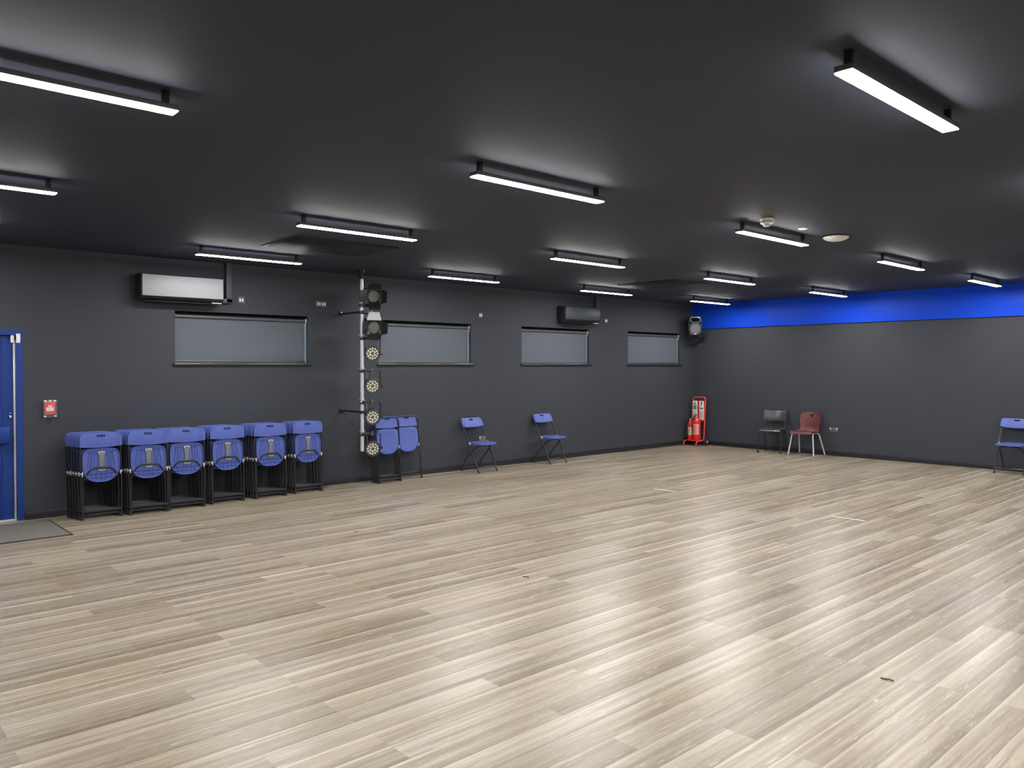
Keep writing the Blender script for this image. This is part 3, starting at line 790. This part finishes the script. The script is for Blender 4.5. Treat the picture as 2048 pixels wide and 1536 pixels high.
# ------------------------------------------------------------------ stacking chairs by the right wall
def shell_fn(prof, width, curve):
    """prof: list of (y,z) running from seat front to backrest top; width(t), curve(t)"""
    L = [0]
    for a, b in zip(prof, prof[1:]): L.append(L[-1]+math.hypot(b[0]-a[0], b[1]-a[1]))
    def at(t):
        s = t*L[-1]
        for i in range(len(L)-1):
            if s <= L[i+1] or i == len(L)-2:
                k = (s-L[i])/(L[i+1]-L[i]); a, b = prof[i], prof[i+1]
                return V((0, a[0]+(b[0]-a[0])*k, a[1]+(b[1]-a[1])*k))
    def f(u, v):
        t = v; p = at(t); d = at(min(1, t+0.01))-at(max(0, t-0.01)); d.normalize()
        nn = V((0, -d.z, d.y))      # towards the sitter
        s = 2*u-1
        q = p+V((s*width(t, s), 0, 0))+nn*(curve(t)*(abs(s)**2.2))
        return q, nn
    return f
def smoothp(pts, n=6):
    out = []
    P = [pts[0]]+pts+[pts[-1]]
    for i in range(1, len(P)-2):
        p0, p1, p2, p3 = [V((*q, 0)) for q in P[i-1:i+3]]
        for k in range(n):
            t = k/n
            q = 0.5*((2*p1)+(p2-p0)*t+(2*p0-5*p1+4*p2-p3)*t*t+(3*p1-p0-3*p2+p3)*t**3)
            out.append((q.x, q.y))
    out.append(pts[-1]); return out

# maroon chair
rcz = -PI/2+0.02
rc = thing('plastic_chair', 'maroon plastic chair with triangular handle hole and pale metal legs', 'chair', (-0.30, -2.70, 0), rcz)
pr = smoothp([(-0.235, 0.405), (-0.225, 0.430), (-0.18, 0.442), (-0.05, 0.432), (0.08, 0.425), (0.145, 0.445), (0.175, 0.50), (0.185, 0.60), (0.20, 0.70), (0.225, 0.79)])
def wd(t, s):
    # seat, narrow waist, broad back
    pts = [(0, 0.19), (0.05, 0.215), (0.35, 0.215), (0.46, 0.198), (0.58, 0.182), (0.68, 0.186), (0.80, 0.205), (0.92, 0.190), (0.975, 0.172), (1.0, 0.15)]
    for (a, x), (b, y) in zip(pts, pts[1:]):
        if t <= b: return x+(y-x)*(t-a)/(b-a)
    return pts[-1][1]
def cv_(t): return 0.018 if t < 0.4 else 0.045
sh = B().grid(shell_fn(pr, wd, cv_), 24, 48, 0.008).build('shell', M['red_pl'], None, smooth=60)
cut(sh, B().prism([(-0.048, 0.035), (0.048, 0.035), (0.006, -0.036), (-0.006, -0.036)], -0.2, 0.2, T(0, 0.2, 0.715) @ RX(PI/2)))
sh.parent = rc
for sx in (-1, 1):
    B().tube([(sx*0.16, -0.05, 0.418), (sx*0.195, -0.16, 0.418), (sx*0.245, -0.225, 0.013)], 0.0125, 10, 0.05).build('leg', M['silver'], rc)
    B().tube([(sx*0.16, 0.0, 0.414), (sx*0.19, 0.09, 0.41), (sx*0.245, 0.225, 0.013)], 0.0125, 10, 0.05).build('leg', M['silver'], rc)
for ch in list(rc.children):
    if ch.name.startswith('leg'):
        e = max(ch.data.vertices, key=lambda v: -v.co.z).co
        B().cyl((e.x*0.985, e.y, 0.0), (e.x*0.985, e.y*0.99, 0.022), 0.016, seg=12).build('foot_cap', M['grey_pl'], ch)
B().tube([(-0.16, -0.05, 0.416), (-0.16, 0.0, 0.414)], 0.011, 8).tube([(0.16, -0.05, 0.416), (0.16, 0.0, 0.414)], 0.011, 8).tube([(-0.16, -0.03, 0.413), (0.16, -0.03, 0.413)], 0.010, 8).build('seat_frame', M['silver'], rc)

# black chair
bc = thing('stacking_chair', 'charcoal black stacking chair beside the maroon chair', 'chair', (-0.32, -2.03, 0), -PI/2+0.24)
pr = smoothp([(-0.22, 0.415), (-0.21, 0.437), (-0.16, 0.444), (0.0, 0.436), (0.12, 0.440), (0.19, 0.455)])
def wb(t, s): return 0.205-0.02*max(0, (0.1-t)/0.1)-0.015*max(0, (t-0.7)/0.3)
B().grid(shell_fn(pr, wb, lambda t: 0.014), 18, 20, 0.010).build('seat', M['charcoal_pl'], bc, smooth=60)
pr2 = smoothp([(0.205, 0.59), (0.200, 0.63), (0.212, 0.70), (0.235, 0.775), (0.245, 0.785)])
B().grid(shell_fn(pr2, lambda t, s: 0.222-0.012*t, lambda t: 0.045), 20, 14, 0.010).build('backrest', M['charcoal_pl'], bc, smooth=60)
for sx in (-1, 1):
    B().tube([(sx*0.19, -0.10, 0.428), (sx*0.205, -0.195, 0.425), (sx*0.215, -0.235, 0.013)], 0.0115, 10, 0.04).build('leg', M['frame'], bc)
    B().tube([(sx*0.19, -0.10, 0.426), (sx*0.195, 0.12, 0.424), (sx*0.205, 0.235, 0.013)], 0.0115, 10, 0.05).build('leg', M['black'], bc)
    B().tube([(sx*0.182, 0.13, 0.44), (sx*0.19, 0.185, 0.47), (sx*0.196, 0.182, 0.56), (sx*0.198, 0.188, 0.66)], 0.013, 8, 0.04, flat=0.024).build('back_strut', M['charcoal_pl'], bc)
for ch in list(bc.children):
    if ch.name.startswith('leg'):
        e = min(ch.data.vertices, key=lambda v: v.co.z).co
        B().cyl((e.x*0.985, e.y, 0.0), (e.x*0.985, e.y*0.98, 0.045), 0.016, seg=12).build('foot_cap', M['rubber'], ch)
B().tube([(-0.20, -0.192, 0.424), (0.20, -0.192, 0.424)], 0.011, 8).build('front_rail', M['frame'], bc)

# ------------------------------------------------------------------ marks on the floor
for (x, y, lb) in ((-5.57, -3.42, 'short white tape strip on the floor nearer the far corner'), (-5.70, -5.945, 'short white tape strip on the floor nearer the right side')):
    o = B().box((-0.012, -0.176, 0), (0.012, 0.176, 0.0015)).build('tape_strip', M['tape'], loc=(x, y, 0)); tag(o, lb, 'tape', 'white tape strips on the floor')
for (x, y, L, rz, lb) in ((-9.90, -5.315, 0.055, 0.2, 'dark twisted scrap lying in the middle of the floor'), (-9.873, -8.055, 0.062, 0.1, 'brownish scrap lying near the right of the foreground floor'), (-9.99, -2.95, 0.03, 0.9, 'tiny dark scrap on the floor in front of the stage lights')):
    n = B().tube([(0, -L/2, 0.004), (0.006, -L/6, 0.006), (-0.003, L/5, 0.004), (0.004, L/2, 0.003)], 0.006, 6, flat=0.003)
    o = n.build('floor_scrap', M['scrap'], loc=(x, y, 0)); o.rotation_euler = (0, 0, rz); tag(o, lb, 'scrap', 'scraps on the floor')

# ------------------------------------------------------------------ world, camera, colour
w = bpy.data.worlds.new('dusk_sky'); sc.world = w; w.use_nodes = True
bg = w.node_tree.nodes['Background']; bg.inputs['Color'].default_value = (0.22, 0.47, 0.82, 1); bg.inputs['Strength'].default_value = 4.5

F, YAW, PITCH, ROLL = 1568.34, 0.7378, -0.0141, -0.0009
CP = V((-14.0879, -9.7633, 1.65)); PPY = 754.89
fw = V((math.sin(YAW)*math.cos(PITCH), math.cos(YAW)*math.cos(PITCH), math.sin(PITCH)))
rt = V((math.cos(YAW), -math.sin(YAW), 0)); up = rt.cross(fw)
r2 = math.cos(ROLL)*rt+math.sin(ROLL)*up; u2 = -math.sin(ROLL)*rt+math.cos(ROLL)*up
cam = bpy.data.cameras.new('camera'); co = bpy.data.objects.new('camera', cam); COL.objects.link(co)
co.matrix_world = Matrix(((r2.x, u2.x, -fw.x, CP.x), (r2.y, u2.y, -fw.y, CP.y), (r2.z, u2.z, -fw.z, CP.z), (0, 0, 0, 1)))
cam.sensor_fit = 'HORIZONTAL'; cam.sensor_width = 36.0; cam.lens = F*36.0/2048
cam.shift_y = -(768-PPY)/2048
cam.clip_start = 0.05
sc.camera = co
vs = sc.view_settings
sc.display_settings.display_device = 'sRGB'
vs.view_transform = 'Standard'; vs.look = 'None'; vs.gamma = 1.0; vs.use_curve_mapping = False
vs.exposure = 0.0
try: sc.cycles.use_denoising = True
except Exception: pass
sc.cycles.caustics_reflective = False; sc.cycles.caustics_refractive = False; sc.cycles.max_bounces = 8; sc.cycles.diffuse_bounces = 5
